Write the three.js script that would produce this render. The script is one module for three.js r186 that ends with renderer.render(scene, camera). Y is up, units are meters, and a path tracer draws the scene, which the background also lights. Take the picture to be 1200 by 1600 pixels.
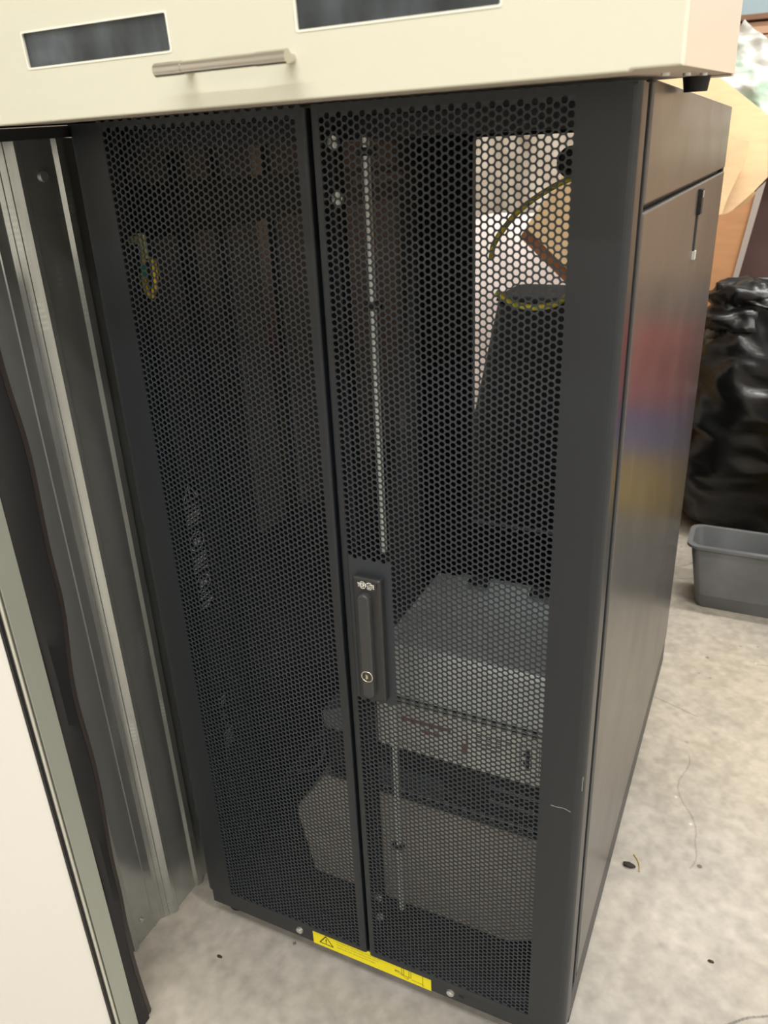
import * as THREE from 'three';
import { RoundedBoxGeometry } from 'three/addons/geometries/RoundedBoxGeometry.js';
import { RectAreaLightUniformsLib } from 'three/addons/lights/RectAreaLightUniformsLib.js';
import { mergeGeometries, mergeVertices, toCreasedNormals } from 'three/addons/utils/BufferGeometryUtils.js';

// ------------------------------------------------------------------ camera, light, exposure
const scene = new THREE.Scene();
scene.background = new THREE.Color(0x0b0b0c);
const camera = new THREE.PerspectiveCamera(65.51, 1200 / 1600, 0.02, 40);
camera.position.set(0.4153, 1.1816, 0.7136);
camera.rotation.set(-0.42643, 0.46002, -0.04515, 'YXZ');
camera.focus = 1.05;
camera.userData.fStop = 9;
scene.add(camera);
const EXPOSURE = 1.0;
const renderer = new THREE.WebGLRenderer({ antialias: true });
renderer.toneMapping = THREE.LinearToneMapping;
renderer.toneMappingExposure = EXPOSURE;
renderer.shadowMap.enabled = true;
RectAreaLightUniformsLib.init();
// ceiling strip lights: [x, z, length along x, intensity]
const STRIPS = [[0.30, 2.15, 1.6, 57], [0.45, 1.15, 1.5, 38], [2.05, 0.9, 1.2, 84], [0.75, -1.5, 1.5, 90], [1.6, -0.3, 1.2, 80]];
const CEIL = 2.75, LAMP_COLOR = new THREE.Color(1.0, 0.975, 0.925);

// ------------------------------------------------------------------ helpers
const used = {};
function numbered(n) { const k = used[n] = (used[n] ?? -1) + 1; return k ? `${n}_${String(k).padStart(3, '0')}` : n; }
function thing(name, label, category, pos = [0, 0, 0], group) {
  const o = new THREE.Group(); o.name = numbered(name); o.position.set(...pos);
  o.userData = { label, category }; if (group) o.userData.group = group;
  scene.add(o); return o;
}
function part(name, geo, mat, parent, label) {
  const m = new THREE.Mesh(geo, mat); m.name = numbered(name); m.castShadow = m.receiveShadow = true;
  if (label) m.userData.label = label;
  parent.add(m); return m;
}
function solo(name, geo, mat, label, category, group) {
  const m = part(name, geo, mat, scene); m.userData = { label, category }; if (group) m.userData.group = group; return m;
}
function struct(name, geo, mat) { const m = part(name, geo, mat, scene); m.userData = { kind: 'structure' }; return m; }
function rnd(seed) { let a = seed >>> 0; return () => { a = (a + 0x6D2B79F5) | 0; let t = Math.imul(a ^ a >>> 15, 1 | a); t = t + Math.imul(t ^ t >>> 7, 61 | t) ^ t; return ((t ^ t >>> 14) >>> 0) / 4294967296; }; }
// box from min / max corners, optionally rounded
function bx(x0, x1, y0, y1, z0, z1, r = 0) {
  const w = x1 - x0, h = y1 - y0, d = z1 - z0;
  const g = r ? new RoundedBoxGeometry(w, h, d, 2, r) : new THREE.BoxGeometry(w, h, d);
  g.translate((x0 + x1) / 2, (y0 + y1) / 2, (z0 + z1) / 2);
  return g.index ? g.toNonIndexed() : g;
}
const join = (...gs) => mergeGeometries(gs.map(g => { const h = g.index ? g.toNonIndexed() : g; for (const k of Object.keys(h.attributes)) if (!['position', 'normal', 'uv'].includes(k)) h.deleteAttribute(k); return h; }));
function cyl(r0, r1, h, x, y, z, axis = 'y', seg = 24) {
  const g = new THREE.CylinderGeometry(r0, r1, h, seg);
  if (axis === 'z') g.rotateX(Math.PI / 2); if (axis === 'x') g.rotateZ(Math.PI / 2);
  g.translate(x, y, z); return g.toNonIndexed();
}
// profile in (x, z) swept vertically from y0 to y1
function sweepY(pts, y0, y1, bevel = 0) {
  const s = new THREE.Shape(pts.map(p => new THREE.Vector2(p[0], -p[1])));
  const g = new THREE.ExtrudeGeometry(s, { depth: y1 - y0, bevelEnabled: false, curveSegments: 4 });
  g.rotateX(-Math.PI / 2); g.translate(0, y0, 0);
  return toCreasedNormals(g, 0.5);
}
// polygon in (x, y) with thickness t behind z = 0
function slab(pts, t, bevel = 0, holes = []) {
  const s = new THREE.Shape(pts.map(p => new THREE.Vector2(p[0], p[1])));
  for (const h of holes) s.holes.push(h);
  const g = new THREE.ExtrudeGeometry(s, { depth: t - 2 * bevel, bevelEnabled: bevel > 0, bevelSize: bevel, bevelThickness: bevel, bevelOffset: -bevel, bevelSegments: 2, curveSegments: 6 });
  g.translate(0, 0, -t + bevel); return g;
}
function tube(pts, r, seg = 60, rs = 10) { return new THREE.TubeGeometry(new THREE.CatmullRomCurve3(pts.map(p => new THREE.Vector3(...p))), seg, r, rs, false); }
function rrect(x0, y0, x1, y1, r) {
  const p = new THREE.Path();
  p.moveTo(x0 + r, y0); p.lineTo(x1 - r, y0); p.quadraticCurveTo(x1, y0, x1, y0 + r); p.lineTo(x1, y1 - r); p.quadraticCurveTo(x1, y1, x1 - r, y1);
  p.lineTo(x0 + r, y1); p.quadraticCurveTo(x0, y1, x0, y1 - r); p.lineTo(x0, y0 + r); p.quadraticCurveTo(x0, y0, x0 + r, y0); return p;
}
// periodic value noise
function makeNoise(seed) {
  const R = rnd(seed), T = new Float32Array(65536); for (let i = 0; i < 65536; i++) T[i] = R();
  const at = (x, y, p) => T[(((x % p + p) % p) * 157 + ((y % p + p) % p) * 311 + p * 17) & 65535];
  const n2 = (x, y, p) => { const xi = Math.floor(x), yi = Math.floor(y), fx = x - xi, fy = y - yi, u = fx * fx * (3 - 2 * fx), v = fy * fy * (3 - 2 * fy);
    const a = at(xi, yi, p), b = at(xi + 1, yi, p), c = at(xi, yi + 1, p), d = at(xi + 1, yi + 1, p); return a + (b - a) * u + (c - a) * v + (a - b - c + d) * u * v; };
  return (u, v, f, o = 4, g = 0.5) => { let s = 0, w = 1, t = 0; for (let i = 0; i < o; i++) { s += w * n2(u * f, v * f, f); t += w; w *= g; f *= 2; } return s / t; };
}
function dataTex(n, fn, rep, srgb = false, m = n) {
  const a = new Uint8Array(n * m * 4);
  for (let j = 0; j < m; j++) for (let i = 0; i < n; i++) { const c = fn(i / n, j / m), k = (j * n + i) * 4; a[k] = Math.max(0, Math.min(255, c[0])); a[k + 1] = Math.max(0, Math.min(255, c[1])); a[k + 2] = Math.max(0, Math.min(255, c[2])); a[k + 3] = 255; }
  const t = new THREE.DataTexture(a, n, m); t.wrapS = t.wrapT = THREE.RepeatWrapping; t.magFilter = THREE.LinearFilter; t.minFilter = THREE.LinearMipmapLinearFilter; t.generateMipmaps = true;
  if (srgb) t.colorSpace = THREE.SRGBColorSpace; if (rep) t.repeat.set(...rep); t.needsUpdate = true; return t;
}
function canvasTex(w, h, draw) {
  const c = document.createElement('canvas'); c.width = w; c.height = h; draw(c.getContext('2d'), w, h);
  const t = new THREE.CanvasTexture(c); t.colorSpace = THREE.SRGBColorSpace; t.magFilter = THREE.LinearFilter; return t;
}
// uv in metres by the dominant direction of each face
function uvm(g0, s = 1) {
  const g = g0.index ? g0.toNonIndexed() : g0, P = g.attributes.position, uv = new Float32Array(P.count * 2), a = new THREE.Vector3(), b = new THREE.Vector3(), c = new THREE.Vector3();
  for (let i = 0; i < P.count; i += 3) {
    a.fromBufferAttribute(P, i); b.fromBufferAttribute(P, i + 1); c.fromBufferAttribute(P, i + 2);
    const n = b.clone().sub(a).cross(c.clone().sub(a)), ax = Math.abs(n.x), ay = Math.abs(n.y), az = Math.abs(n.z);
    [a, b, c].forEach((p, k) => { const q = ax > ay && ax > az ? [p.z, p.y] : ay > az ? [p.x, p.z] : [p.x, p.y]; uv[(i + k) * 2] = q[0] / s; uv[(i + k) * 2 + 1] = q[1] / s; });
  }
  g.setAttribute('uv', new THREE.BufferAttribute(uv, 2)); return g;
}
const std = (color, roughness, metalness = 0, extra = {}) => new THREE.MeshStandardMaterial({ color, roughness, metalness, ...extra });

// ------------------------------------------------------------------ materials
const N1 = makeNoise(11), N2 = makeNoise(23), N3 = makeNoise(37);
const grainTex = dataTex(256, (u, v) => { const k = 255 * N3(u, v, 96, 2); return [k, k, k]; }, [8, 8]);
const M = {
  black: std(0x262a2f, 0.42, 0, { bumpMap: grainTex, bumpScale: 0.00006 }),
  blackDoor: std(0x22262b, 0.34, 0),
  perf: std(0x2b3137, 0.45, 0),
  blackIn: std(0x17181a, 0.6),
  brownIn: std(0x6d6561, 0.55),
  zinc: std(0xd9dbd8, 0.3, 0.85),
  rod: std(0xe9eeec, 0.32, 0.35),
  steel: std(0xd6d1c8, 0.2, 0.95),
  plastic: std(0x2c2d2f, 0.4),
  plasticGrey: std(0x3a3b3d, 0.42),
  rubber: std(0x17171a, 0.6),
  rubberLip: std(0x3b3534, 0.55),
  cream: std(0xdddccb, 0.40),
  white: std(0xe4e2dd, 0.5),
  cord: std(0x111113, 0.55),
};
// side panels: black semi-gloss paint with a few scuffs
{
  const R = rnd(5), sc = []; for (let i = 0; i < 26; i++) sc.push([R(), R(), 0.001 + 0.002 * R(), 0.01 + 0.03 * R(), R()]);
  const t = dataTex(512, (u, v) => {
    let k = 62 + 6 * (N1(u, v, 8, 4) - 0.5);
    for (const s of sc) { const du = (u - s[0] + (v - s[1]) * 0.15) / s[2], dv = (v - s[1]) / s[3]; const q = du * du + dv * dv; if (q < 1) k += 70 * s[4] * (1 - q); }
    return [k * 1.0, k * 0.98, k * 0.97];
  }, [1, 1], true);
  const ro = dataTex(256, (u, v) => { const k = 255 * (0.27 + 0.08 * N2(u, v, 6, 4)); return [k, k, k]; }, [2, 2]);
  M.side = new THREE.MeshPhysicalMaterial({ color: 0xffffff, map: t, roughness: 1, roughnessMap: ro, metalness: 0, specularIntensity: 1, ior: 1.9 });
}
// galvanised sheet: smeared, slightly cloudy
{
  const R = rnd(77), sm = []; for (let i = 0; i < 34; i++) sm.push([R(), R(), 0.006 + 0.014 * R(), 0.012 + 0.05 * R(), 0.4 + 0.6 * R()]);
  const t = dataTex(512, (u, v) => {
    let k = 206 + 22 * (N1(u, v, 4, 5) - 0.5) + 10 * (N2(u, v, 64, 2) - 0.5);
    for (const s of sm) { const du = (u - s[0]) / s[2], dv = (v - s[1] + du * 0.01) / s[3], q = du * du + dv * dv; if (q < 1) k += 46 * s[4] * (1 - q) * (0.5 + 0.5 * Math.sin(v * 900 + s[0] * 60)); }
    return [k * 0.99, k * 1.0, k * 0.99];
  }, [1.6, 1], true);
  const ro = dataTex(256, (u, v) => { const k = 255 * (0.15 + 0.11 * N2(u, v, 5, 4)); return [k, k, k]; }, [1.6, 1]);
  M.galv = new THREE.MeshStandardMaterial({ color: 0xe6e8e8, map: t, roughness: 1, roughnessMap: ro, metalness: 0.78 });
  M.galvTrim = std(0xa9aca9, 0.38, 0.7);
}
// concrete floor, 3 m tile
{
  const R = rnd(9), sp = []; for (let i = 0; i < 260; i++) sp.push([R(), R(), 0.0006 + 0.0018 * R(), R()]);
  const lines = []; for (let i = 0; i < 46; i++) lines.push([R(), R(), R() * 6.28, 0.02 + 0.07 * R(), R()]);
  const n = 2048, base = new Float32Array(n * n), tint = new Float32Array(n * n);
  for (let j = 0; j < n; j++) for (let i = 0; i < n; i++) {
    const u = i / n, v = j / n; const a = N1(u, v, 5, 6, 0.55), b = N2(u, v, 14, 7, 0.68), c = N3(u, v, 180, 3);
    base[j * n + i] = 210 + 44 * (a - 0.5) + 46 * (b - 0.5) + 44 * (c - 0.5) - 120 * Math.max(0, N2(u, v, 9, 6) - 0.58);
    tint[j * n + i] = N3(u, v, 7, 4) - 0.5;
  }
  const dab = (x, y, r, d) => { const q = Math.ceil(r * n); const cx = Math.floor(x * n), cy = Math.floor(y * n); for (let b = -q; b <= q; b++) for (let a = -q; a <= q; a++) if (a * a + b * b <= q * q) base[(((cy + b) % n + n) % n) * n + (((cx + a) % n + n) % n)] += d; };
  for (const s of sp) dab(s[0], s[1], s[2] * 0.6, s[3] > 0.85 ? 40 : -90 * s[3]);
  for (const l of lines) { let x = l[0], y = l[1], a = l[2]; for (let k = 0; k < l[3] * n * 1.2; k++) { dab(x, y, 0.2 / n, -10 - 16 * l[4]); x += Math.cos(a) / n; y += Math.sin(a) / n; a += (N1(k / 200, l[0], 9, 2) - 0.5) * 0.08; } }
  const t = dataTex(n, (u, v) => { const k = Math.round(v * n) * n + Math.round(u * n), b = base[k], w = tint[k]; return [b * (1.0 + 0.04 * w), b * 0.965, b * (0.912 - 0.08 * w)]; }, [1, 1], true);
  const bt = dataTex(512, (u, v) => { const k = 255 * (0.5 * N2(u, v, 40, 4) + 0.5 * N3(u, v, 128, 2)); return [k, k, k]; }, [2, 2]);
  M.floor = new THREE.MeshStandardMaterial({ map: t, color: 0xd0cfcd, roughness: 0.62, bumpMap: bt, bumpScale: 0.0012 });
}
// corrugated cardboard in a few tones
function card(hex, seed) {
  const n = makeNoise(seed), c = new THREE.Color(hex).getRGB({}, THREE.SRGBColorSpace);
  const t = dataTex(256, (u, v) => { const k = 1 + 0.12 * (n(u, v, 4, 4) - 0.5) + 0.07 * (n(u * 0.2, v, 60, 2) - 0.5); return [255 * c.r * k, 255 * c.g * k, 255 * c.b * k]; }, [1.5, 1.5], true);
  return new THREE.MeshStandardMaterial({ map: t, roughness: 0.85 });
}
M.card = card(0xd8b486, 41); M.cardPale = card(0xe9caa0, 42); M.cardOrange = card(0xb98a62, 43); M.cardGrey = card(0xb9b2a8, 44); M.cardBrown = card(0x8a5a3a, 45);

// ------------------------------------------------------------------ room
{
  const paint = std(0xd9d6cf, 0.85), blue = std(0x9db0ba, 0.75), ceil = std(0xe4e2dc, 0.9);
  const X0 = -1.6, X1 = 2.9, Z0 = -2.75, Z1 = 3.3, T = 0.12;
  struct('floor', uvm(bx(X0 - T, X1 + T, -T, 0, Z0 - T, Z1 + T), 3), M.floor);
  struct('ceiling', bx(X0 - T, X1 + T, CEIL + 0.12, CEIL + 0.12 + T, Z0 - T, Z1 + T), ceil);
  const wb = struct('wall_back', bx(X0 - T, X1 + T, 0, CEIL + 0.12, Z0 - T, Z0), blue);
  struct('wall_left', bx(X0 - T, X0, 0, CEIL + 0.12, Z0, Z1), paint);
  struct('wall_right', bx(X1, X1 + T, 0, CEIL + 0.12, Z0, Z1), paint);
  struct('wall_front', bx(X0 - T, X1 + T, 0, CEIL + 0.12, Z1, Z1 + T), paint);
  // timber boards along the back wall
  const wd = [std(0x7d5c48, 0.6), std(0xc09a7e, 0.6), std(0xb58d70, 0.6), std(0xcfae8b, 0.6), std(0xe4d8b4, 0.6)];
  const tr = struct('trim_1', bx(X0, X1, 0.0, 1.40, Z0, Z0 + 0.02, 0.004), wd[3]);
  const rows = [[1.532, 1.55, 0.075, 0], [1.49, 1.528, 0.055, 1], [1.472, 1.486, 0.065, 2], [1.452, 1.468, 0.055, 3], [1.404, 1.448, 0.06, 4]];
  for (const [a, b, d, k] of rows) part('board', bx(X0, X1, a, b, Z0, Z0 + d, 0.003), wd[k], tr);
}
// ------------------------------------------------------------------ ceiling strip lights
const lampWhere = ['well in front of the rack', 'above the floor before the rack doors', 'to the front right of the room', 'over the boxes behind the rack', 'beside the rack on the right'];
STRIPS.forEach(([x, z, len, I], k) => {
  const t = thing('ceiling_light', `white linear strip light on the ceiling ${lampWhere[k]}`, 'light', [x, CEIL, z]);
  part('housing', bx(-len / 2 - 0.03, len / 2 + 0.03, 0.02, 0.12, -0.07, 0.07, 0.01), std(0xe8e8e4, 0.5), t);
  part('diffuser', bx(-len / 2, len / 2, 0.004, 0.022, -0.055, 0.055, 0.006), new THREE.MeshStandardMaterial({ color: 0xf4f2ea, roughness: 0.6, emissive: LAMP_COLOR, emissiveIntensity: 6 }), t);
  const L = new THREE.RectAreaLight(LAMP_COLOR, I, len, 0.11); L.position.set(x, CEIL - 0.002, z); L.rotation.x = -Math.PI / 2; scene.add(L);
});

// ------------------------------------------------------------------ perforated sheet
function perforated(x0, x1, y0, y1, blocked) {
  const p = 0.0071, r = 0.00285, n = Math.round((x1 - x0 - 2 * r) / (p * 0.866)) + 1, dx = (x1 - x0 - 2 * r) / (n - 1);
  const m = Math.round((y1 - y0 - 2 * r) / p), py = (y1 - y0 - 2 * r) / (m - 0.5), R = dx * 2 / 3, t = 0.0012;
  const hexv = [[R, 0], [R / 2, py / 2], [-R / 2, py / 2], [-R, 0], [-R / 2, -py / 2], [R / 2, -py / 2]], hole = [];
  for (let k = 0; k < 12; k++) { const a = k * Math.PI / 6, rr = k % 2 ? r * 0.97 : r * 1.04; hole.push([Math.cos(a) * rr, Math.sin(a) * rr]); }
  const P = [], Nn = [], I = [];
  const v = (x, y, z, nx, ny, nz) => { P.push(x, y, z); Nn.push(nx, ny, nz); return P.length / 3 - 1; };
  for (let i = -1; i <= n; i++) for (let j = -1; j <= m; j++) {
    const cx = x0 + r + i * dx, cy = y0 + r + j * py + ((i & 1) ? py / 2 : 0);
    const solid = i < 0 || i >= n || j < 0 || j >= m || (blocked && cx > blocked[0] && cx < blocked[1] && cy > blocked[2] && cy < blocked[3]);
    for (const s of solid ? [1] : [1, -1]) {
      const z = s > 0 ? 0 : -t, H = hexv.map(q => v(cx + q[0], cy + q[1], z, 0, 0, s));
      const tri = (a, b, c) => s > 0 ? I.push(a, b, c) : I.push(a, c, b);
      if (solid) { for (let k = 1; k < 5; k++) tri(H[0], H[k], H[k + 1]); continue; }
      const h = hole.map(q => v(cx + q[0], cy + q[1], z, 0, 0, s));
      for (let k = 0; k < 6; k++) { const k1 = (k + 1) % 6, a = h[2 * k], b = h[2 * k + 1], c = h[(2 * k + 2) % 12]; tri(H[k], H[k1], b); tri(H[k], b, a); tri(H[k1], c, b); }
    }
    if (solid) continue;
    const w0 = [], w1 = [];
    for (let k = 0; k < 12; k++) { const q = hole[k], l = Math.hypot(q[0], q[1]); w0.push(v(cx + q[0], cy + q[1], 0, -q[0] / l, -q[1] / l, 0)); w1.push(v(cx + q[0], cy + q[1], -t, -q[0] / l, -q[1] / l, 0)); }
    for (let k = 0; k < 12; k++) { const k1 = (k + 1) % 12; I.push(w0[k], w1[k1], w1[k], w0[k], w0[k1], w1[k1]); }
  }
  const g = new THREE.BufferGeometry();
  g.setAttribute('position', new THREE.Float32BufferAttribute(P, 3)); g.setAttribute('normal', new THREE.Float32BufferAttribute(Nn, 3)); g.setIndex(I);
  return g;
}

// ------------------------------------------------------------------ server rack
const rack = thing('server_rack', 'black floor standing server rack with two perforated front doors and smooth side panels', 'server rack');
const PX = 0.2493, PI_ = 0.0125, PB = 0.0824, PT = 1.2152, F = 0.0004;
const arc = (cx, cz, r, a0, a1, n = 6) => Array.from({ length: n + 1 }, (_, k) => { const a = a0 + (a1 - a0) * k / n; return [cx + r * Math.cos(a), cz + r * Math.sin(a)]; });
function doorFrame(s) {          // s = +1 right door, -1 left door
  const yb = s > 0 ? 0.0722 : 0.0742, yt = s > 0 ? 1.2223 : 1.2203;
  const outer = [[PX, F], ...arc(0.288, F - 0.012, 0.012, Math.PI / 2, 0), [0.30, -0.034], [0.297, -0.034], [PX, -0.012]];
  const e = s > 0 ? 0.0036 : 0.0014, ri = 0.003;
  const inner = [[e + ri, F], [PI_, F], [PI_, -0.012], [e, -0.03], ...arc(e + ri, F - ri, ri, Math.PI, Math.PI / 2, 4)];
  const fix = pts => s > 0 ? pts : pts.map(p => [-p[0], p[1]]).reverse();
  const x0 = s > 0 ? PI_ : -PX, x1 = s > 0 ? PX : -PI_;
  return join(sweepY(fix(outer), yb, yt), sweepY(fix(inner), yb, yt), bx(x0, x1, PT, yt, -0.012, F), bx(x0, x1, yb, PB, -0.012, F),
    bx(s > 0 ? PX : -0.297, s > 0 ? 0.297 : -PX, yt - 0.002, yt, -0.034, -0.001));
}
const screwG = join(cyl(0.0055, 0.0062, 0.003, 0, 0, 0.0015, 'z', 16), cyl(0.0024, 0.0024, 0.0006, 0, 0, 0.0033, 'z', 6));
const screwAt = (parent, x, y, z, mat = M.zinc) => { const s = part('screw', screwG, mat, parent); s.position.set(x, y, z); return s; };
// left door
const doorL = part('door', doorFrame(-1), M.blackDoor, rack);
part('perforated_sheet', perforated(-PX, -PI_, PB, PT), M.perf, doorL);
// right door with swing handle
const HP = [0.0120, 0.0645, 0.556, 0.757];
const doorR = part('door', doorFrame(1), M.blackDoor, rack, 'right hand door with a swing handle and lock');
part('perforated_sheet', perforated(PI_, PX, PB, PT, HP), M.perf, doorR);
part('stiffener', bx(0.0065, 0.0195, 0.085, 1.205, -0.032, -0.013), M.blackIn, doorR);
{
  const plate = new THREE.Shape(); const q = rrect(0.0205, 0.5655, 0.0575, 0.7365, 0.004); plate.curves = q.curves; plate.currentPoint = q.currentPoint;
  const g = new THREE.ExtrudeGeometry(plate, { depth: 0.0055, bevelEnabled: true, bevelSize: 0.004, bevelThickness: 0.004, bevelOffset: -0.004, bevelSegments: 3, curveSegments: 6 });
  g.translate(0, 0, 0.0001); part('handle_plate', g, M.plastic, doorR);
  // recess trough seen as a dark slot beside the lever
  part('handle_slot', bx(0.0472, 0.0495, 0.592, 0.705, 0.006, 0.0094), M.cord, doorR);
  const lev = new THREE.Shape(); const w = 0.0082, cx = 0.0372, y0 = 0.5715, y1 = 0.7185;
  lev.moveTo(cx - w, y0 + w); lev.absarc(cx, y0 + w, w, Math.PI, 2 * Math.PI); lev.lineTo(cx + w, y1 - w); lev.absarc(cx, y1 - w, w, 0, Math.PI); lev.lineTo(cx - w, y0 + w);
  const lg = new THREE.ExtrudeGeometry(lev, { depth: 0.008, bevelEnabled: true, bevelSize: 0.003, bevelThickness: 0.003, bevelOffset: -0.003, bevelSegments: 3, curveSegments: 12 });
  lg.translate(0, 0, 0.0065); part('handle_lever', lg, M.plasticGrey, doorR);
  part('lock_ring', new THREE.TorusGeometry(0.0072, 0.0009, 8, 32).translate(0.0378, 0.6055, 0.0178), M.steel, doorR, 'polished metal lock ring');
  part('lock_cylinder', cyl(0.0066, 0.0066, 0.0012, 0.0378, 0.6055, 0.0176, 'z', 24), std(0x54524c, 0.35, 0.8), doorR);
  part('key_slot', slab([[0.0365, 0.6015], [0.0395, 0.6035], [0.0395, 0.6075], [0.0365, 0.6095]], 0.0006).translate(0, 0, 0.0188), M.steel, doorR);
  const logo = canvasTex(256, 84, (c, w, h) => {
    c.fillStyle = '#2c2d2f'; c.fillRect(0, 0, w, h); c.strokeStyle = c.fillStyle = '#f6f8ee'; c.lineWidth = 7;
    for (const x of [88, 168]) { c.beginPath(); c.arc(x, 42, 37, 0, 7); c.stroke(); }
    c.fillStyle = '#2c2d2f'; c.fillRect(0, 20, w, 46); c.fillStyle = '#f6f8ee';
    c.font = 'bold 64px sans-serif'; c.textAlign = 'center'; c.textBaseline = 'middle'; c.save(); c.translate(w / 2, 44); c.scale(0.62, 1);
    c.strokeStyle = '#2c2d2f'; c.lineWidth = 9; c.strokeText('TRIPP-LITE', 0, 0); c.fillText('TRIPP-LITE', 0, 0); c.restore();
  });
  const lp = part('logo', new THREE.PlaneGeometry(0.0275, 0.0100), new THREE.MeshStandardMaterial({ map: logo, roughness: 0.4 }), doorR, 'small white maker emblem with black lettering'); lp.position.set(0.0390, 0.7272, 0.0098);
}
const scuff = std(0x9a9892, 0.6);
part('scratch', tube([[0.2632, 0.4727, 0.0003], [0.2705, 0.4722, 0.0003], [0.2790, 0.4732, 0.0003], [0.2870, 0.4705, 0.0003]], 0.0004, 12, 5), scuff, doorR);
part('scratch', tube([[0.2972, 0.524, -0.0042], [0.2968, 0.514, -0.0038], [0.2970, 0.503, -0.0040]], 0.0005, 12, 5), scuff, doorR);
// zinc latch rods behind the right door
part('latch_rod', cyl(0.0036, 0.0036, 0.432, 0.0512, 0.977, -0.018, 'y', 14), M.rod, doorR, 'bright zinc latch rod');
part('latch_rod', cyl(0.0036, 0.0036, 0.488, 0.0528, 0.420, -0.018, 'y', 14), M.rod, doorR, 'bright zinc latch rod');
for (const y of [1.181, 1.04, 0.30]) part('rod_guide', bx(0.0435, 0.0605, y - 0.004, y + 0.004, -0.0225, -0.0135, 0.002), M.blackIn, doorR);
for (const [x, y] of [[0.0175, 1.190], [0.0185, 1.141], [0.016, 0.190], [0.0165, 0.150]]) { const s = screwAt(doorR, x + 0.003, y, -0.0125); s.scale.set(1.1, 1.1, 1); }
// frame and skin
for (const s of [-1, 1]) {
  const a = (u, v) => s > 0 ? [u, v] : [-v, -u];
  part('front_post', bx(...(s > 0 ? [0.272, 0.2860] : [-0.2975, -0.2870]), 0.045, 1.2195, -0.074, -0.043, 0.002), M.blackIn, rack);
  part('post_edge', bx(...a(0.2862, 0.2995), 0.105, s > 0 ? 1.2225 : 1.2190, -0.0635, -0.0545, 0.0015), M.black, rack);
  part('rear_post', bx(...a(0.178, 0.2985), 0.045, 1.2195, -0.984, -0.962, 0.002), M.blackIn, rack);
  const up = part('side_panel', uvm(bx(...a(0.2915, 0.3), 1.1265, s > 0 ? 1.2268 : 1.2215, -0.985, -0.0655, 0.003)), M.side, rack);
  const lo = part('side_panel', uvm(bx(...a(0.2915, 0.3), 0.1095, 1.1215, -0.985, -0.0655, 0.003)), M.side, rack);
  part('plinth', bx(...a(0.2745, 0.2992), 0.042, 0.1045, -0.985, -0.036, 0.003), M.black, rack);
  part('mounting_rail', bx(...a(0.2585, 0.2745), 0.08, 1.19, -0.14, -0.125), M.blackIn, rack);
  part('seam_brace', bx(...a(0.280, 0.2914), 1.095, 1.155, -0.95, -0.076), M.blackIn, rack);
  if (s > 0) {
    part('latch_body', bx(0.2995, 0.3058, 1.081, 1.1145, -0.566, -0.545, 0.0012), M.cord, lo);
    part('latch_rail', bx(0.2995, 0.3028, 1.032, 1.0812, -0.561, -0.549, 0.0008), M.plasticGrey, lo);
    part('latch_tongue', bx(0.2995, 0.3066, 1.103, 1.112, -0.562, -0.548, 0.0005), std(0x8d8e8a, 0.4, 0.3), lo, 'light grey slide latch');
    part('latch_catch', bx(0.2995, 0.3045, 1.020, 1.032, -0.562, -0.549, 0.0004), std(0xc9cac6, 0.4, 0.3), lo, 'light grey catch');
  }
  for (const z of [-0.047, -0.93]) part('leveling_foot', join(cyl(0.016, 0.019, 0.014, s * 0.275, 0.007, z), cyl(0.007, 0.007, 0.034, s * 0.275, 0.027, z)), M.rubber, rack);
}
part('top_panel', bx(-0.2855, 0.2855, 1.2215 - 0.009, 1.2216, -0.984, -0.040), M.black, rack);
part('bottom_panel', bx(-0.2742, 0.2742, 0.062, 0.076, -0.984, -0.036), M.blackIn, rack);
part('front_beam', bx(-0.262, 0.262, 1.192, 1.2120, -0.06, -0.043), M.black, rack);
part('rear_beam', bx(-0.178, 0.178, 1.197, 1.2095, -0.984, -0.962), M.blackIn, rack);
part('rear_cover', bx(-0.178, 0.178, 0.077, 0.34, -0.984, -0.966), M.blackIn, rack);
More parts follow.
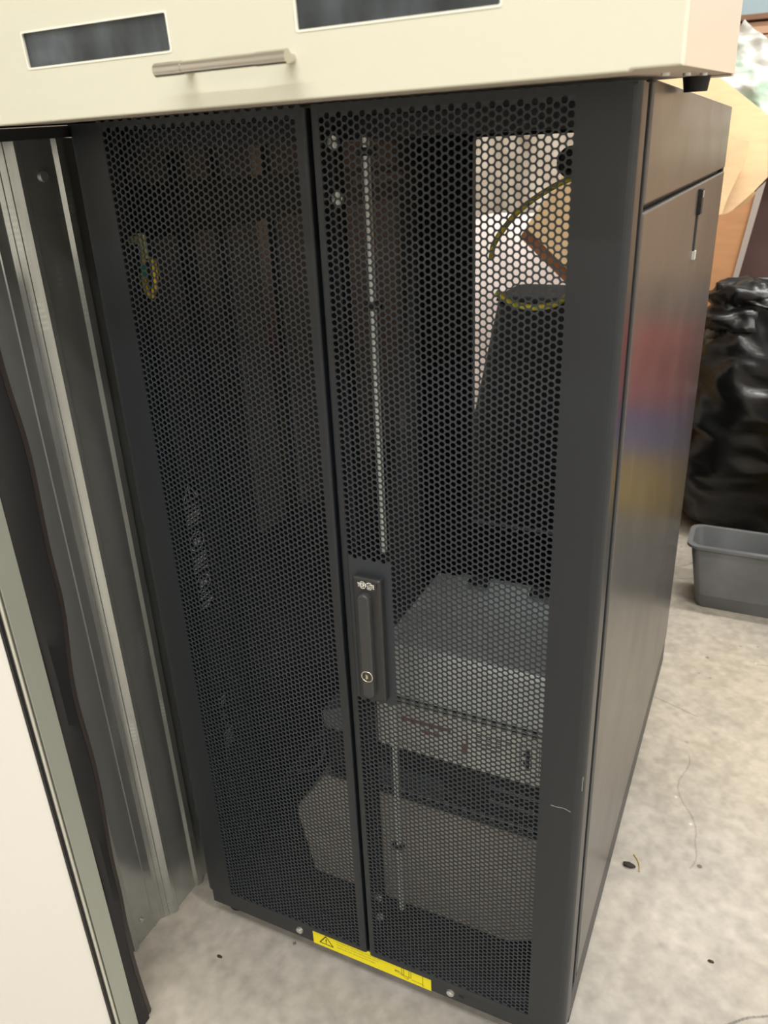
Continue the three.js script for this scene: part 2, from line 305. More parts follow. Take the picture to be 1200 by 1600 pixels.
{
  const b = part('base_strip', bx(-0.293, 0.297, 0.0415, 0.0735, -0.036, -0.004, 0.0015), M.black, rack);
  screwAt(b, -0.123, 0.0575, -0.004); screwAt(b, 0.133, 0.0560, -0.004);
  part('slot', bx(0.146, 0.154, 0.0535, 0.0585, -0.0045, -0.0037), M.cord, b);
  const tex = canvasTex(1024, 160, (c, w, h) => {
    c.fillStyle = '#f4e60f'; c.fillRect(0, 0, w, h); c.strokeStyle = '#2a2708'; c.fillStyle = '#2a2708'; c.lineWidth = 9; c.lineJoin = 'round';
    c.beginPath(); c.moveTo(120, 34); c.lineTo(180, 124); c.lineTo(60, 124); c.closePath(); c.stroke();
    c.fillRect(115, 64, 10, 32); c.fillRect(115, 104, 10, 10);
    c.fillStyle = '#8d8216'; c.font = '19px sans-serif';
    c.fillText('To reduce the risk of tipping, extend only one', 215, 52); c.fillText('unit at a time. Install stabilizing feet before', 215, 82); c.fillText('loading the rack. Keep away from edges.', 215, 112);
    c.lineWidth = 4; c.strokeStyle = '#4b450d';
    c.strokeRect(782, 18, 76, 92); c.strokeRect(798, 30, 44, 80); c.beginPath(); c.moveTo(730, 92); c.lineTo(828, 138); c.lineTo(840, 124); c.lineTo(742, 80); c.closePath(); c.stroke();
    c.beginPath(); c.moveTo(720, 92); c.lineTo(760, 92); c.moveTo(728, 78); c.lineTo(728, 108); c.moveTo(862, 126); c.lineTo(960, 126); c.moveTo(956, 26); c.lineTo(956, 142); c.moveTo(946, 142); c.lineTo(966, 142); c.stroke();
  });
  const l = part('caution_label', new THREE.PlaneGeometry(0.201, 0.0315), new THREE.MeshStandardMaterial({ map: tex, roughness: 0.45 }), b, 'yellow caution label with a warning triangle and a rack drawing');
  l.position.set(0.0020, 0.0575, -0.0035);
}
// inside of the left wall: brown uprights, cross brace, white printed warnings
for (const [z0, z1] of [[-0.318, -0.250], [-0.448, -0.378], [-0.81, -0.575]]) part('inner_upright', join(bx(-0.2905, -0.281, 1.156, 1.196, z0, z1), bx(-0.2905, -0.281, 0.62, 1.122, z0, z1)), M.brownIn, rack);
part('inner_brace', bx(-0.2905, -0.277, 1.128, 1.142, -0.83, -0.62), M.brownIn, rack);
{
  const tex = canvasTex(128, 800, (c, w, h) => {
    c.fillStyle = '#141517'; c.fillRect(0, 0, w, h); c.strokeStyle = '#ffffff'; c.fillStyle = '#ffffff'; c.lineWidth = 7;
    c.beginPath(); c.moveTo(64, 8); c.lineTo(120, 100); c.lineTo(8, 100); c.closePath(); c.stroke(); c.fillRect(58, 40, 12, 30); c.fillRect(58, 78, 12, 12);
    for (let k = 0; k < 6; k++) c.fillRect(14, 126 + k * 24, 100, 10);
    for (const y of [350, 620]) { c.beginPath(); c.arc(64, y, 52, 0, 7); c.stroke(); c.fillRect(40, y - 22, 20, 44); c.fillRect(70, y - 12, 22, 30); }
    for (let k = 0; k < 5; k++) c.fillRect(14, 430 + k * 24, 100, 11);
    c.fillRect(10, 700, 110, 10); c.fillRect(24, 740, 96, 14); c.fillRect(24, 764, 70, 14);
  });
  const a = part('warning_label', new THREE.PlaneGeometry(0.038, 0.205), new THREE.MeshStandardMaterial({ map: tex, roughness: 0.5 }), rack, 'black label with white warning symbols');
  a.rotation.y = Math.PI / 2; a.position.set(-0.2864, 0.667, -0.091);
  const t2 = canvasTex(128, 400, (c, w, h) => {
    c.fillStyle = '#141517'; c.fillRect(0, 0, w, h); c.fillStyle = '#cfd3d3'; c.strokeStyle = '#cfd3d3'; c.lineWidth = 6;
    c.font = 'bold 40px sans-serif'; c.textAlign = 'center'; c.fillRect(30, 12, 70, 12); c.fillRect(20, 40, 80, 10); c.strokeRect(26, 66, 64, 60); c.fillRect(30, 150, 60, 9);
    c.fillText('C€', 64, 240); for (let k = 0; k < 6; k++) c.fillRect(20, 262 + k * 20, 92, 9);
  });
  const b = part('warning_label', new THREE.PlaneGeometry(0.032, 0.108), new THREE.MeshStandardMaterial({ map: t2, roughness: 0.5 }), rack, 'small black label with faint white print');
  b.rotation.y = Math.PI / 2; b.position.set(-0.2864, 0.352, -0.094);
}
part('cable_gland', join(new THREE.TorusGeometry(0.010, 0.006, 10, 24).scale(1, 1, 1).translate(0.202, 1.162, -0.2), cyl(0.011, 0.011, 0.006, 0.202, 1.162, -0.2, 'z', 20)), M.cord, rack);

// ------------------------------------------------------------------ earth wires
const earthTex = dataTex(128, (u, v) => { const k = ((u * 6 + v) % 1 + 1) % 1; return k < 0.22 ? [170, 190, 70] : [248, 230, 92]; }, [1, 1], true);
const wireMat = new THREE.MeshStandardMaterial({ map: earthTex, roughness: 0.45 });
{
  solo('earth_wire', tube([[0.235, 1.150, -0.2], [0.203, 1.146, -0.2], [0.174, 1.133, -0.2], [0.146, 1.114, -0.2], [0.128, 1.094, -0.2], [0.117, 1.078, -0.202], [0.110, 1.062, -0.215]], 0.0032), wireMat, 'yellow and green earth wire slanting across the upper right inside of the rack', 'wire');
  solo('earth_wire', tube([[0.1541, 1.0430, -0.1000], [0.1675, 1.0332, -0.1000], [0.1808, 1.0297, -0.1000], [0.1978, 1.0288, -0.1000], [0.2147, 1.0324, -0.1000], [0.2325, 1.0439, -0.1000], [0.2592, 1.0644, -0.1000], [0.2734, 1.0698, -0.1000]], 0.0034), wireMat, 'yellow and green earth wire hanging in a loop below the slanting one', 'wire');
  const g = thing('earth_wire', 'short earth wire with green sleeve curled at the upper left inside the rack', 'wire', [-0.262, 1.072, -0.048]);
  g.scale.setScalar(1.15);
  part('yellow_wire', tube([[-0.001, 0.008, 0], [-0.005, -0.014, 0], [-0.004, -0.028, 0], [0.001, -0.034, 0], [0.007, -0.026, 0], [0.0115, -0.012, 0], [0.0115, 0.004, 0]], 0.003, 40, 8), std(0xffdc50, 0.45), g);
  part('lug', join(bx(-0.003, 0.0055, 0.004, 0.029, -0.002, 0.002, 0.001), bx(-0.021, -0.002, 0.018, 0.026, -0.0025, -0.0005)), std(0xf0f0a8, 0.4), g, 'pale yellow crimp lug');
  part('sleeve', cyl(0.0034, 0.0034, 0.016, -0.0035, -0.006, 0, 'y', 14), std(0x1fa88c, 0.5), g, 'green sleeve');
}
// ------------------------------------------------------------------ things stacked in the rack
{
  // kraft carton with clipped corners on the bottom panel
  const g = slab([[-0.148, 0], [0.186, 0], [0.228, 0.022], [0.236, 0.10], [0.236, 0.228], [-0.10, 0.228], [-0.118, 0.212], [-0.170, 0.135], [-0.172, 0.12]], 0.40, 0.004);
  const t = thing('carton', 'grey brown clipped corner carton on the bottom of the rack', 'carton', [0, 0.0765, -0.1]);
  part('carton_body', uvm(g), M.cardGrey, t);
  part('flap_seam', bx(-0.09, 0.20, 0.2285, 0.2295, -0.21, -0.18), M.cardBrown, t);
  // black switch
  const s = thing('network_switch', 'black rack switch with rows of ports between carton and grey server', 'switch', [0, 0.3065, -0.1]);
  part('case', bx(-0.10, 0.240, 0, 0.088, -0.33, 0, 0.002), std(0x18191b, 0.5, 0.2), s);
  part('front_lip', bx(-0.10, 0.240, 0.0, 0.010, 0, 0.006, 0.001), std(0x2c2e30, 0.5), s);
  for (let k = 0; k < 2; k++) part('vent_slot', bx(0.155, 0.228, 0.040 + k * 0.024, 0.0455 + k * 0.024, -0.002, 0.0015, 0.0006), std(0x6d7274, 0.4, 0.3), s, 'grey slot');
  for (let k = 0; k < 9; k++) part('port', bx(-0.06 + k * 0.021, -0.045 + k * 0.021, 0.028, 0.040, -0.002, 0.001, 0.0005), std(0x2b3436, 0.4), s);
  part('grey_cover', bx(-0.015, 0.09, 0.015, 0.055, -0.001, 0.003, 0.001), std(0x3a4143, 0.5), s, 'grey cover plate');
  part('case_trim', bx(-0.015, 0.238, 0.0125, 0.0148, -0.001, 0.0042, 0.0005), std(0x8a8f90, 0.4, 0.5), s, 'thin silver trim');
  // printed silver server
  const v = thing('server_unit', 'silver server with a pale printed front below the grey metal case', 'server', [0, 0.3955, -0.1]);
  part('case', bx(-0.014, 0.242, 0, 0.0955, -0.36, 0, 0.002), std(0xc4c7c5, 0.42, 0.25), v);
  part('rack_ear', slab([[-0.105, 0], [-0.0145, 0], [-0.0145, 0.052], [-0.060, 0.050], [-0.105, 0.030]], 0.10, 0.001), std(0x8d9394, 0.4, 0.6), v);
  const tex = canvasTex(1024, 360, (c, w, h) => {
    c.fillStyle = '#d6d6cf'; c.fillRect(0, 0, w, h); c.fillStyle = '#e2e2da'; c.fillRect(560, 40, 464, 300);
    c.fillStyle = '#8b5f55'; c.fillRect(150, 110, 300, 26); c.fillRect(270, 170, 120, 22); c.fillRect(540, 120, 14, 90); c.fillRect(520, 200, 30, 60);
    c.fillStyle = '#4a4c4c'; c.font = '26px sans-serif'; c.fillText('CAUTION: DISCONNECT BEFORE SERVICE', 60, 318);
    c.fillStyle = '#6a6c6c'; for (let k = 0; k < 4; k++) c.fillRect(600, 90 + k * 30, 200 - 20 * k, 9);
    c.fillStyle = '#2d2e2e'; c.fillRect(884, 110, 22, 150); c.fillRect(870, 140, 50, 20); c.fillRect(870, 200, 50, 20); c.strokeStyle = '#555'; c.lineWidth = 4; c.strokeRect(850, 80, 110, 210);
    c.fillStyle = '#3a3b3c'; c.fillRect(0, 0, w, 12);
  });
  const pl = part('front_print', new THREE.PlaneGeometry(0.250, 0.084), new THREE.MeshStandardMaterial({ map: tex, roughness: 0.5, metalness: 0.1 }), v); pl.position.set(0.1145, 0.0435, 0.0006);
  part('top_seam', bx(-0.010, 0.240, 0.0905, 0.0925, 0, 0.0012), M.cord, v);
  // folded silver case on top
  const prof = new THREE.Shape(); prof.moveTo(0, 0); prof.lineTo(0, 0.068); prof.quadraticCurveTo(0, 0.082, -0.016, 0.083); prof.lineTo(-0.205, 0.083); prof.lineTo(-0.215, 0.070); prof.lineTo(-0.215, 0); prof.lineTo(0, 0);
  const cg = new THREE.ExtrudeGeometry(prof, { depth: 0.238, bevelEnabled: false, curveSegments: 10 }); cg.rotateY(Math.PI / 2); cg.scale(1, 1, -1);
  // rotateY maps shape x to -z; the mirror puts it back, so flip the winding
  const ci = cg.attributes.position; for (let i = 0; i < ci.count; i += 3) for (const a of Object.values(cg.attributes)) for (let k = 0; k < a.itemSize; k++) { const b = a.array, p = (i + 1) * a.itemSize + k, q = (i + 2) * a.itemSize + k, tmp = b[p]; b[p] = b[q]; b[q] = tmp; }
  cg.deleteAttribute('normal'); const cg2 = toCreasedNormals(cg, 0.6);
  const m = thing('metal_case', 'plain silver grey metal case with rounded front edge on top of the server stack', 'metal case', [0.002, 0.4920, -0.1]);
  part('case_body', cg2, std(0xe6ebed, 0.33, 0.38), m);
  for (const x of [0.055, 0.15]) part('hinge_tab', bx(x, x + 0.03, 0.083, 0.091, -0.205, -0.185, 0.002), M.cord, m);
  solo('thin_cable', tube([[-0.155, 0.2995, -0.09], [-0.13, 0.312, -0.088], [-0.108, 0.338, -0.09], [-0.102, 0.37, -0.093], [-0.1025, 0.40, -0.094]], 0.002, 30, 8), std(0x50545a, 0.5), 'thin dark cable curling down beside the left end of the switch', 'cable');
}

// ------------------------------------------------------------------ cream cabinet on top of the rack
{
  const t = thing('metal_cabinet', 'cream painted metal cabinet with slot windows and steel bar handle on top of the rack', 'cabinet', [0.0729, 1.2172, 0.150]);
  t.scale.setScalar(0.8245);   // modelled in a wider frame, brought to its real 0.78 m width
  t.rotation.set(0.0405, 0, 0.0068);
  const smear = dataTex(512, (u, v) => { const k = 0.30 + 0.9 * Math.pow(N1(u, v * 0.35, 5, 5), 2) + 0.25 * N2(u * 0.15, v, 30, 2) * N1(u, v, 3, 2); return [255 * 0.55 * k, 255 * 0.60 * k, 255 * 0.64 * k]; }, [4, 4], true);
  const paneMat = new THREE.MeshPhysicalMaterial({ map: smear, roughness: 0.22, transmission: 0.35, thickness: 0, ior: 1.5 });
  const XL = -0.62, XR = 0.332, H = 0.42, D = -0.51;
  const wins = [[-0.3015, 0.0488, -0.1195, 0.0800], [0.0165, 0.0520, 0.1965, 0.0832]];
  const outline = [[XL, 0], [0.2935, 0], [0.2955, 0.0014], [XR, 0.0014], [XR, H], [XL, H]];
  part('front_panel', slab(outline, 0.016, 0.0015, wins.map(w => rrect(...w, 0.0025))), M.cream, t);
  const body = join(bx(XR - 0.003, XR, 0.0016, H, D, -0.0165), bx(XL, XL + 0.003, 0.0045, H, D, -0.0165), bx(XL, XR, H - 0.003, H, D, -0.0165), bx(XL, XR, 0.0035, H, D, D + 0.003), bx(XL, XR, 0.0015, 0.0045, D, -0.0165));
  part('cabinet_shell', body, std(0xd6c8b7, 0.4), t);
  part('bottom_lip', bx(0.290, 0.3315, -0.0010, 0.0012, D, D + 0.03, 0.001), std(0xd6c8b7, 0.4), t);
  for (const w of wins) {
    const f = part('slot_window', uvm(bx(w[0] - 0.004, w[2] + 0.004, w[1] - 0.004, w[3] + 0.004, -0.0050, -0.0026)), paneMat, t, 'dark glazed slot window');
    const r = new THREE.Shape(); const o = rrect(w[0] - 0.0012, w[1] - 0.0012, w[2] + 0.0012, w[3] + 0.0012, 0.003); r.curves = o.curves; r.currentPoint = o.currentPoint; r.holes.push(rrect(w[0] + 0.0006, w[1] + 0.0006, w[2] - 0.0006, w[3] - 0.0006, 0.0022));
    const rg = new THREE.ExtrudeGeometry(r, { depth: 0.0006, bevelEnabled: false, curveSegments: 6 });
    part('window_rim', rg, std(0xf7f5ea, 0.25), f);
  }
  part('inner_divider', bx(XL + 0.01, XR - 0.01, 0.008, H - 0.01, -0.14, -0.12), std(0x30363a, 0.5), t);
  const hb = part('bar_handle', join(cyl(0.0052, 0.0052, 0.138, -0.046, 0.0322, 0.0318, 'x', 32), cyl(0.0056, 0.0056, 0.030, -0.100, 0.0322, 0.0318, 'x', 32), cyl(0.0056, 0.0056, 0.030, 0.0082, 0.0322, 0.0318, 'x', 32)), M.steel, t, 'brushed steel bar handle');
  for (const x of [-0.1, 0.0085]) part('handle_post', cyl(0.0042, 0.0042, 0.03, x, 0.0322, 0.015, 'z', 18), M.steel, hb);
  for (const x of [0.2945, -0.59]) part('rubber_foot', cyl(0.0160, 0.0135, 0.0165, x, -0.0070, -0.452, 'y', 24), M.rubber, t);
  for (const [x, z] of [[0.296, -0.18], [0.3065, -0.25], [0.316, -0.31]]) part('screw', cyl(0.004, 0.004, 0.003, x, 0.0004, z, 'y', 14), M.zinc, t);
}

// ------------------------------------------------------------------ galvanised sheet beside the rack
{
  const prof = [[0.135, -0.381], [0.0535, -0.381], [0.0525, -0.3795], [0.051, -0.3795], [0.050, -0.381], [0.036, -0.381], [0.0325, -0.3765], [0.0305, -0.3768], [0.026, -0.3715], [0.024, -0.3718], [0.019, -0.3665], [0.016, -0.3645], [0.009, -0.3645], [0.005, -0.368], [-0.041, -0.368], [-0.044, -0.3625], [-0.053, -0.3605], [-0.057, -0.3665], [-0.30, -0.3665]];
  const back = prof.slice().reverse().map(p => [p[0], p[1] - 0.002]);
  const pts = [...prof, ...back].map(p => [p[1], p[0]]);
  const t = thing('sheet_metal_panel', 'upright galvanised sheet metal panel with pressed ribs left of the rack', 'metal panel');
  part('ribbed_sheet', uvm(sweepY(pts, 0.001, 1.2104)), M.galv, t);
const hc = part('head_channel', bx(-0.395, -0.3025, -0.012, -0.0006, -0.44, -0.018, 0.0008), M.blackIn, t); hc.position.set(0, 1.2140, 0.15); hc.rotation.x = 0.0405;
  part('edge_trim', bx(-0.3805, -0.3785, 0.001, 1.205, 0.094, 0.104, 0.0008), M.galvTrim, t, 'pale metal edging strip');
  const s = part('rivet', cyl(0.0035, 0.0035, 0.002, 0, 0, 0, 'x', 14), M.zinc, t); s.position.set(-0.3800, 0.042, 0.075);
  part('stud', cyl(0.006, 0.006, 0.003, -0.3665, 1.17, -0.02, 'x', 14), M.zinc, t);
}
// ------------------------------------------------------------------ white insulated panel, near left
{
  const t = thing('insulated_panel', 'thick white panel with galvanised edge at the left front', 'panel', [0, 0, 0]);
  { const wbd = part('white_board', bx(-1.06, 0, 0.003, 1.05, -0.036, 0, 0.002), M.white, t); wbd.position.set(-0.2892, 0, 0.2385); wbd.rotation.y = 0.70; }
  part('edge_channel', bx(-0.2892, -0.2845, 0.003, 1.05, 0.2005, 0.2285, 0.001), std(0xb4b8ae, 0.45, 0.45), t, 'galvanised edge channel');
  part('channel_ridge', cyl(0.0021, 0.0021, 1.045, -0.2845, 0.526, 0.2335, 'y', 10), std(0xd8d8cc, 0.35, 0.5), t, 'bright folded ridge');
  part('shadow_gap', bx(-0.2892, -0.2852, 0.003, 1.05, 0.2358, 0.2394), M.cord, t, 'black gap strip');
  // wavy rubber seal
  const Y = [0.0, 0.089, 0.155, 0.249, 0.326, 0.46, 0.60, 0.706, 0.784, 0.903, 0.984, 1.05], Zr = [0.169, 0.174, 0.175, 0.170, 0.169, 0.161, 0.163, 0.151, 0.151, 0.147, 0.153, 0.155];
  const cv = new THREE.CatmullRomCurve3(Y.map((y, i) => new THREE.Vector3(Zr[i], y, 0)));
  const loft = (sec) => {  // sec(zr, y) -> closed list of [x, z]
    const P = [], I = [], n = 90; let m = 0;
    for (let k = 0; k <= n; k++) { const q = cv.getPoint(k / n), s = sec(q.x, q.y); m = s.length; for (const p of s) P.push(p[0], Math.max(0.002, q.y), p[1]); }
    for (let k = 0; k < n; k++) for (let i = 0; i < m; i++) { const a = k * m + i, b = k * m + (i + 1) % m, c = a + m, d = b + m; I.push(a, c, b, b, c, d); }
    for (let i = 1; i < m - 1; i++) { I.push(0, i, i + 1); I.push(n * m, n * m + i + 1, n * m + i); }
    const g = new THREE.BufferGeometry(); g.setAttribute('position', new THREE.Float32BufferAttribute(P, 3)); g.setIndex(I);
    return toCreasedNormals(g.toNonIndexed(), 0.7);
  };
  part('rubber_seal', loft((z, y) => [[-0.300, 0.2], [-0.287 + 0.002 * Math.sin(y * 17), 0.2], [-0.282 + 0.0015 * Math.sin(y * 23), 0.192], [-0.2825, z + 0.0125], [-0.287, z + 0.009], [-0.300, z + 0.009]]), M.rubber, t, 'wavy black rubber seal');
  part('seal_lip', loft((z, y) => [[-0.299, z + 0.0088], [-0.2865, z + 0.0088], [-0.2868, z + 0.004], [-0.2895, z], [-0.299, z]]), M.rubberLip, t, 'grey brown lip of the seal');
}

// ------------------------------------------------------------------ behind and right of the rack
// lumpy bag: displaced sphere, flattened at its base
function bag(rx, ry, rz, seed, fold = 0.12, det = 40, pw = 2.4) {
  const n = makeNoise(seed), g0 = mergeVertices((() => { const g = new THREE.SphereGeometry(1, det * 2, det); g.deleteAttribute('uv'); g.deleteAttribute('normal'); return g; })(), 1e-4), P = g0.attributes.position, p = new THREE.Vector3();
  const f = (u, v, q, o) => 1 - Math.abs(2 * n(u, v, q, o) - 1);
  for (let i = 0; i < P.count; i++) {
    p.fromBufferAttribute(P, i); const a = Math.atan2(p.z, p.x) / (2 * Math.PI) + 0.5, h = p.y * 0.5 + 0.5;
    const e = Math.pow(Math.pow(Math.abs(p.x), pw) + Math.pow(Math.abs(p.y), pw) + Math.pow(Math.abs(p.z), pw), -1 / pw);
    const pole = Math.sqrt(Math.max(0, 1 - p.y * p.y));
    const k = e * (1 + fold * pole * (f(a + h * 0.13, h, 5, 2) - 0.6) + fold * 0.55 * pole * (f(a + h * 0.3, h * 0.7, 13, 2) - 0.6) + (det > 60 ? 0.07 * pole * (f(a * 1.0 - h * 0.4, h * 0.8, 24, 2) - 0.6) : 0));
    P.setXYZ(i, p.x * k * rx, Math.max(0, (p.y * k + 1) * ry), p.z * k * rz);
  }
  g0.computeVertexNormals(); return g0;
}
const bagBlack = new THREE.MeshPhysicalMaterial({ color: 0x08090c, roughness: 0.36, clearcoat: 0.15, clearcoatRoughness: 0.2 });
{
  const b1 = solo('garbage_bag', bag(0.33, 0.38, 0.20, 301, 0.26, 90, 3.0), bagBlack, 'glossy black garbage bag slumped behind the grey tub right of the rack', 'garbage bag');
  b1.position.set(0.525, 0, -1.955);
  const tie = part('bag_neck', bag(0.12, 0.10, 0.09, 303, 0.6, 36, 2), bagBlack, b1); tie.position.set(-0.17, 0.60, 0.06);
  const fold = part('bag_fold', bag(0.16, 0.05, 0.07, 304, 0.7, 36, 2), bagBlack, b1); fold.position.set(0.0, 0.655, 0.09); fold.rotation.z = -0.15;
  const b3 = solo('plastic_bag', bag(0.32, 0.475, 0.16, 311, 0.20, 40, 2.6), std(0xfaeeec, 0.5), 'tall white pinkish plastic bag seen through the upper rack', 'plastic bag');
  b3.position.set(-0.45, 0, -2.25);
  // crumpled plastic sheet hung on the back wall
  const pg = new THREE.PlaneGeometry(1.0, 0.95, 80, 70), PP = pg.attributes.position;
  for (let i = 0; i < PP.count; i++) { const u = PP.getX(i) + 0.5, v = PP.getY(i) / 0.95 + 0.5; PP.setZ(i, 0.13 * (N1(u + v * 0.1, v * 0.4, 6, 3) - 0.5) + 0.03 * (N2(u, v, 14, 3) - 0.5)); }
  pg.computeVertexNormals();
  const sh = solo('plastic_sheet', pg, new THREE.MeshStandardMaterial({ color: 0xbdb3a6, roughness: 0.4, side: THREE.DoubleSide }), 'crumpled grey beige plastic sheet hanging on the wall behind the white bag', 'plastic sheet');
  sh.position.set(-0.62, 0.96, -2.61);
}
// tapered solid between two rectangles (x0, x1, z0, z1) at heights y0 and y1
function frustum(a, b, y0, y1, r = 0.03) {
  const ring = (q, y) => { const o = []; for (const [cx, cz, k0] of [[q[1] - r, q[3] - r, 0], [q[0] + r, q[3] - r, 1], [q[0] + r, q[2] + r, 2], [q[1] - r, q[2] + r, 3]]) for (let k = 0; k <= 5; k++) { const t = (k0 + k / 5) * Math.PI / 2; o.push([cx + r * Math.cos(t), y, cz + r * Math.sin(t)]); } return o; };
  const rows = [ring(a, y0), ring(b, y1 - 0.006), ring([b[0] + 0.006, b[1] - 0.006, b[2] + 0.006, b[3] - 0.006], y1)], P = [], I = [], m = rows[0].length;
  rows.forEach(q => q.forEach(p => P.push(...p)));
  for (let k = 0; k < 2; k++) for (let i = 0; i < m; i++) { const c = k * m + i, d = k * m + (i + 1) % m; I.push(c, c + m, d, d, c + m, d + m); }
  for (let i = 1; i < m - 1; i++) { I.push(0, i, i + 1); I.push(2 * m, 2 * m + i + 1, 2 * m + i); }
  const g = new THREE.BufferGeometry(); g.setAttribute('position', new THREE.Float32BufferAttribute(P, 3)); g.setIndex(I); return toCreasedNormals(g.toNonIndexed(), 0.5);
}
{
  const t = thing('bin', 'matt black tapered bin with a level top behind the open end of the rack', 'bin', [0, 0, 0]);
  part('bin_body', frustum([-0.345, 0.20, -1.56, -1.10], [-0.203, 0.15, -1.40, -1.20], 0.001, 0.832), std(0x0e0f11, 0.6), t);
  part('lid', frustum([-0.207, 0.154, -1.404, -1.196], [-0.205, 0.152, -1.402, -1.198], 0.832, 0.845), std(0x070708, 0.95), t);
}
{
  // tan carton tipped on its corner, seen through the rack, resting on a closed one
  const k = thing('carton', 'closed brown carton under the tipped tan carton behind the rack', 'carton', [-0.06, 0, -1.95]);
  part('carton_body', uvm(bx(-0.20, 0.20, 0, 0.655, -0.14, 0.16, 0.004)), M.card, k);
  part('tape', bx(-0.2, 0.2, 0.6545, 0.6556, -0.02, 0.03), std(0xb89a6a, 0.35), k);
  const t = thing('carton', 'tan carton tipped on its corner seen through the upper right of the rack', 'carton', [-0.292, 0.952, -1.755]);
  t.rotation.order = 'ZYX'; t.rotation.set(0.22, -0.1, -0.70);
  part('carton_body', uvm(bx(0, 0.36, 0.0, 0.30, -0.24, 0, 0.004)), M.cardPale, t);
  part('side_flap', uvm(bx(0.0, 0.36, -0.040, -0.001, -0.20, -0.012)), M.cardBrown, t, 'brown side flap');
  // open carton right of the rack
  const c = thing('open_carton', 'large open tan carton with raised flaps behind the right side of the rack', 'carton', [0, 0, 0]);
  const T = 0.006;
  const lift = (m, x, y, z, rx, ry = 0, rz = 0) => { m.position.set(x, y, z); m.rotation.set(rx, ry, rz); return m; };
  part('front_wall', uvm(slab([[-0.10, 0.001], [0.17, 0.001], [0.262, 0.60], [0.318, 1.012], [0.30, 0.985], [0.236, 0.950], [-0.10, 0.93]], T)), M.cardOrange, c).position.z = -2.20;
  part('back_wall', uvm(slab([[-0.10, 0.001], [0.17, 0.001], [0.262, 0.60], [0.318, 1.0], [-0.10, 0.97]], T)), M.card, c).position.z = -2.50;
  part('side_wall', uvm(bx(-0.10, -0.094, 0.001, 0.93, -2.50, -2.206)), M.card, c);
  part('bottom', uvm(bx(-0.094, 0.17, 0.001, 0.007, -2.50, -2.206)), M.card, c);
  lift(part('back_flap', uvm(slab([[-0.22, -0.02], [0.10, -0.01], [0.170, 0.060], [0.207, 0.105], [0.182, 0.285], [0.04, 0.392], [-0.10, 0.46], [-0.22, 0.46]], T)), M.cardPale, c), 0.135, 0.948, -2.315, -0.10);
  lift(part('inner_flap', uvm(slab([[-0.20, -0.02], [0.0, 0.0], [0.014, 0.058], [0.05, 0.165], [0.055, 0.222], [0.008, 0.236], [-0.20, 0.26]], T)), M.cardPale, c), 0.220, 0.938, -2.262, -0.06);
  part('corner_strip', slab([[0.258, 0.56], [0.277, 0.56], [0.300, 0.75], [0.342, 1.046], [0.318, 1.020]], 0.012, 0.001), std(0xa59c96, 0.8), c, 'grey corner strip').position.z = -2.188;
  const bd = solo('brown_board', bx(-0.18, 0.18, 0, 1.13, -0.009, 0.009, 0.002), std(0x57403d, 0.6), 'dark red brown board standing right of the open carton', 'board');
  bd.position.set(0.44, 0.0, -2.56);
  // pale green and white wrapping over the open carton
  const g = new THREE.PlaneGeometry(0.46, 0.24, 48, 30), P = g.attributes.position, col = new Float32Array(P.count * 3);
  for (let i = 0; i < P.count; i++) { const a = P.getX(i) / 0.46 + 0.5, b = P.getY(i) / 0.24 + 0.5; P.setZ(i, 0.10 * (N2(a, b * 0.6, 6, 4) - 0.5) + 0.02 * Math.abs(N1(a, b, 18, 2) - 0.5)); const q = Math.max(0, Math.min(1, 0.75 - 1.3 * (0.5 - b) + (N1(a, b, 5, 3) - 0.5) * 2.4)); col[i * 3] = 0.42 + 0.26 * q; col[i * 3 + 1] = 0.60 + 0.08 * q; col[i * 3 + 2] = 0.48 + 0.18 * q; }
  g.setAttribute('color', new THREE.BufferAttribute(col, 3)); g.computeVertexNormals();
  const w = solo('plastic_wrap', g, new THREE.MeshStandardMaterial({ vertexColors: true, roughness: 0.35, side: THREE.DoubleSide }), 'white and pale green plastic wrap heaped above the open carton', 'plastic wrap');
  w.position.set(0.32, 1.285, -2.47); w.rotation.set(-0.2, 0, -0.62);
}
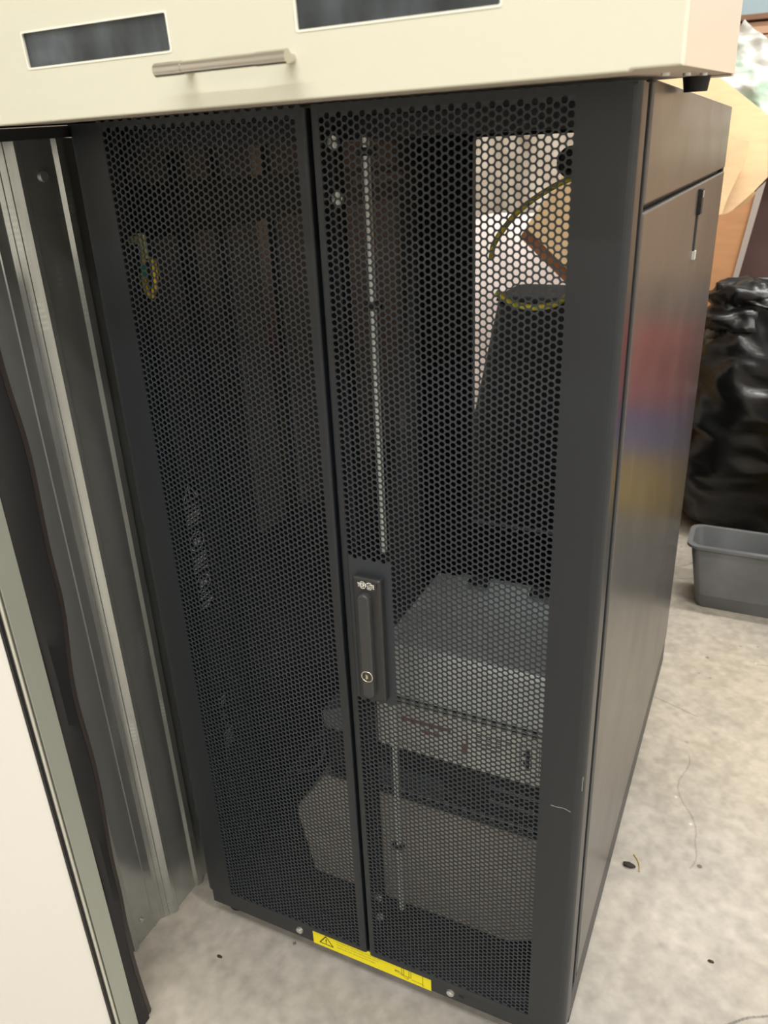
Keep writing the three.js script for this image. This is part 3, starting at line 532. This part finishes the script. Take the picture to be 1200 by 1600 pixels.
// grey tub
{
  const ring = (x0, x1, z0, z1, r, y, n = 6) => { const o = []; for (const [cx, cz, a] of [[x1 - r, z1 - r, 0], [x0 + r, z1 - r, 1], [x0 + r, z0 + r, 2], [x1 - r, z0 + r, 3]]) for (let k = 0; k <= n; k++) { const t = (a + k / n) * Math.PI / 2; o.push([cx + r * Math.cos(t), y, cz + r * Math.sin(t)]); } return o; };
  const L = 0.58, Dp = 0.145;
  const rows = [ring(0.045, L - 0.045, -Dp + 0.03, -0.02, 0.02, 0.0), ring(0.040, L - 0.04, -Dp + 0.026, -0.016, 0.022, 0.008), ring(0.034, L - 0.034, -Dp + 0.022, -0.012, 0.024, 0.04), ring(0.0335, L - 0.0335, -Dp + 0.020, -0.0105, 0.024, 0.042), ring(0.010, L - 0.01, -Dp + 0.006, -0.004, 0.03, 0.182), ring(0, L, -Dp, 0.004, 0.032, 0.183), ring(0, L, -Dp, 0.004, 0.032, 0.190), ring(0.013, L - 0.013, -Dp + 0.012, -0.010, 0.026, 0.190), ring(0.042, L - 0.042, -Dp + 0.028, -0.02, 0.02, 0.03)];
  const P = [], I = [], m = rows[0].length; rows.forEach(r => r.forEach(p => P.push(...p)));
  for (let k = 0; k < rows.length - 1; k++) for (let i = 0; i < m; i++) { const a = k * m + i, b = k * m + (i + 1) % m; I.push(a, a + m, b, b, a + m, b + m); }
  const e = (rows.length - 1) * m; for (let i = 1; i < m - 1; i++) { I.push(e, e + i + 1, e + i); I.push(0, i, i + 1); }
  const g = new THREE.BufferGeometry(); g.setAttribute('position', new THREE.Float32BufferAttribute(P, 3)); g.setIndex(I);
  const tt = dataTex(256, (u, v) => { const k = 104 + 40 * (N1(u, v, 5, 5) - 0.5); return [k, k * 1.02, k * 1.04]; }, [2, 2], true);
  const t = solo('plastic_tub', uvm(toCreasedNormals(g.toNonIndexed(), 0.6)), new THREE.MeshStandardMaterial({ map: tt, roughness: 0.45 }), 'dark grey tapered plastic tub on the floor right of the rack', 'tub');
  t.position.set(0.298, 0.0005, -1.33);
}
// three stacking bins past the right edge; they show as soft colours in the side of the rack
[[0xf2c61c, 'tall yellow stacking bin at the bottom of the stack mirrored in the rack side', 0.0, 0.366], [0x2f5cd2, 'blue stacking bin between the yellow and the red one', 0.3665, 0.133], [0xd62e40, 'red stacking bin on top of the stack mirrored in the rack side', 0.50, 0.187]].forEach(([c, label, y, h]) => {
  const t = thing('storage_bin', label, 'bin', [0.525, y, -1.482], 'stack of coloured bins');
  const m = std(c, 0.4), r0 = h - 0.024;
  part('bin_body', join(bx(0.01, 0.36, 0.0, 0.008, -0.24, -0.01), bx(0.01, 0.016, 0.0, r0, -0.24, -0.01), bx(0.354, 0.36, 0.0, r0, -0.24, -0.01), bx(0.01, 0.36, 0.0, r0, -0.016, -0.01), bx(0.01, 0.36, 0.0, r0, -0.24, -0.234)), m, t);
  part('rim', join(bx(0, 0.37, r0, h, -0.01, 0, 0.002), bx(0, 0.37, r0, h, -0.25, -0.24, 0.002), bx(0, 0.01, r0, h, -0.25, 0, 0.002), bx(0.36, 0.37, r0, h, -0.25, 0, 0.002)), m, t);
});
// small litter on the floor
{
  const cr = (w, seed) => bag(w, w * 0.35, w * 0.5, seed, 0.8, 8, 2);
  const a = solo('debris', cr(0.009, 61), std(0x2e2b27, 0.9), 'dark crumb of dirt beside the rack next to the straw', 'debris'); a.position.set(0.326, 0.0003, -0.386);
  const s = solo('straw', tube([[0.330, 0.0015, -0.415], [0.338, 0.0015, -0.405], [0.344, 0.0015, -0.391], [0.345, 0.0015, -0.380]], 0.0011, 16, 6), std(0xb59a5c, 0.8), 'short curved straw on the floor right of the rack', 'straw');
  const b = solo('debris', cr(0.004, 62), std(0x35302b, 0.9), 'tiny dark speck in front of the metal panel', 'debris'); b.position.set(-0.245, 0.0003, 0.055);
  const d = solo('debris', cr(0.004, 63), std(0x3a352e, 0.9), 'tiny dark speck at the right edge of the floor', 'debris'); d.position.set(0.475, 0.0003, -0.25);
}
renderer.render(scene, camera);
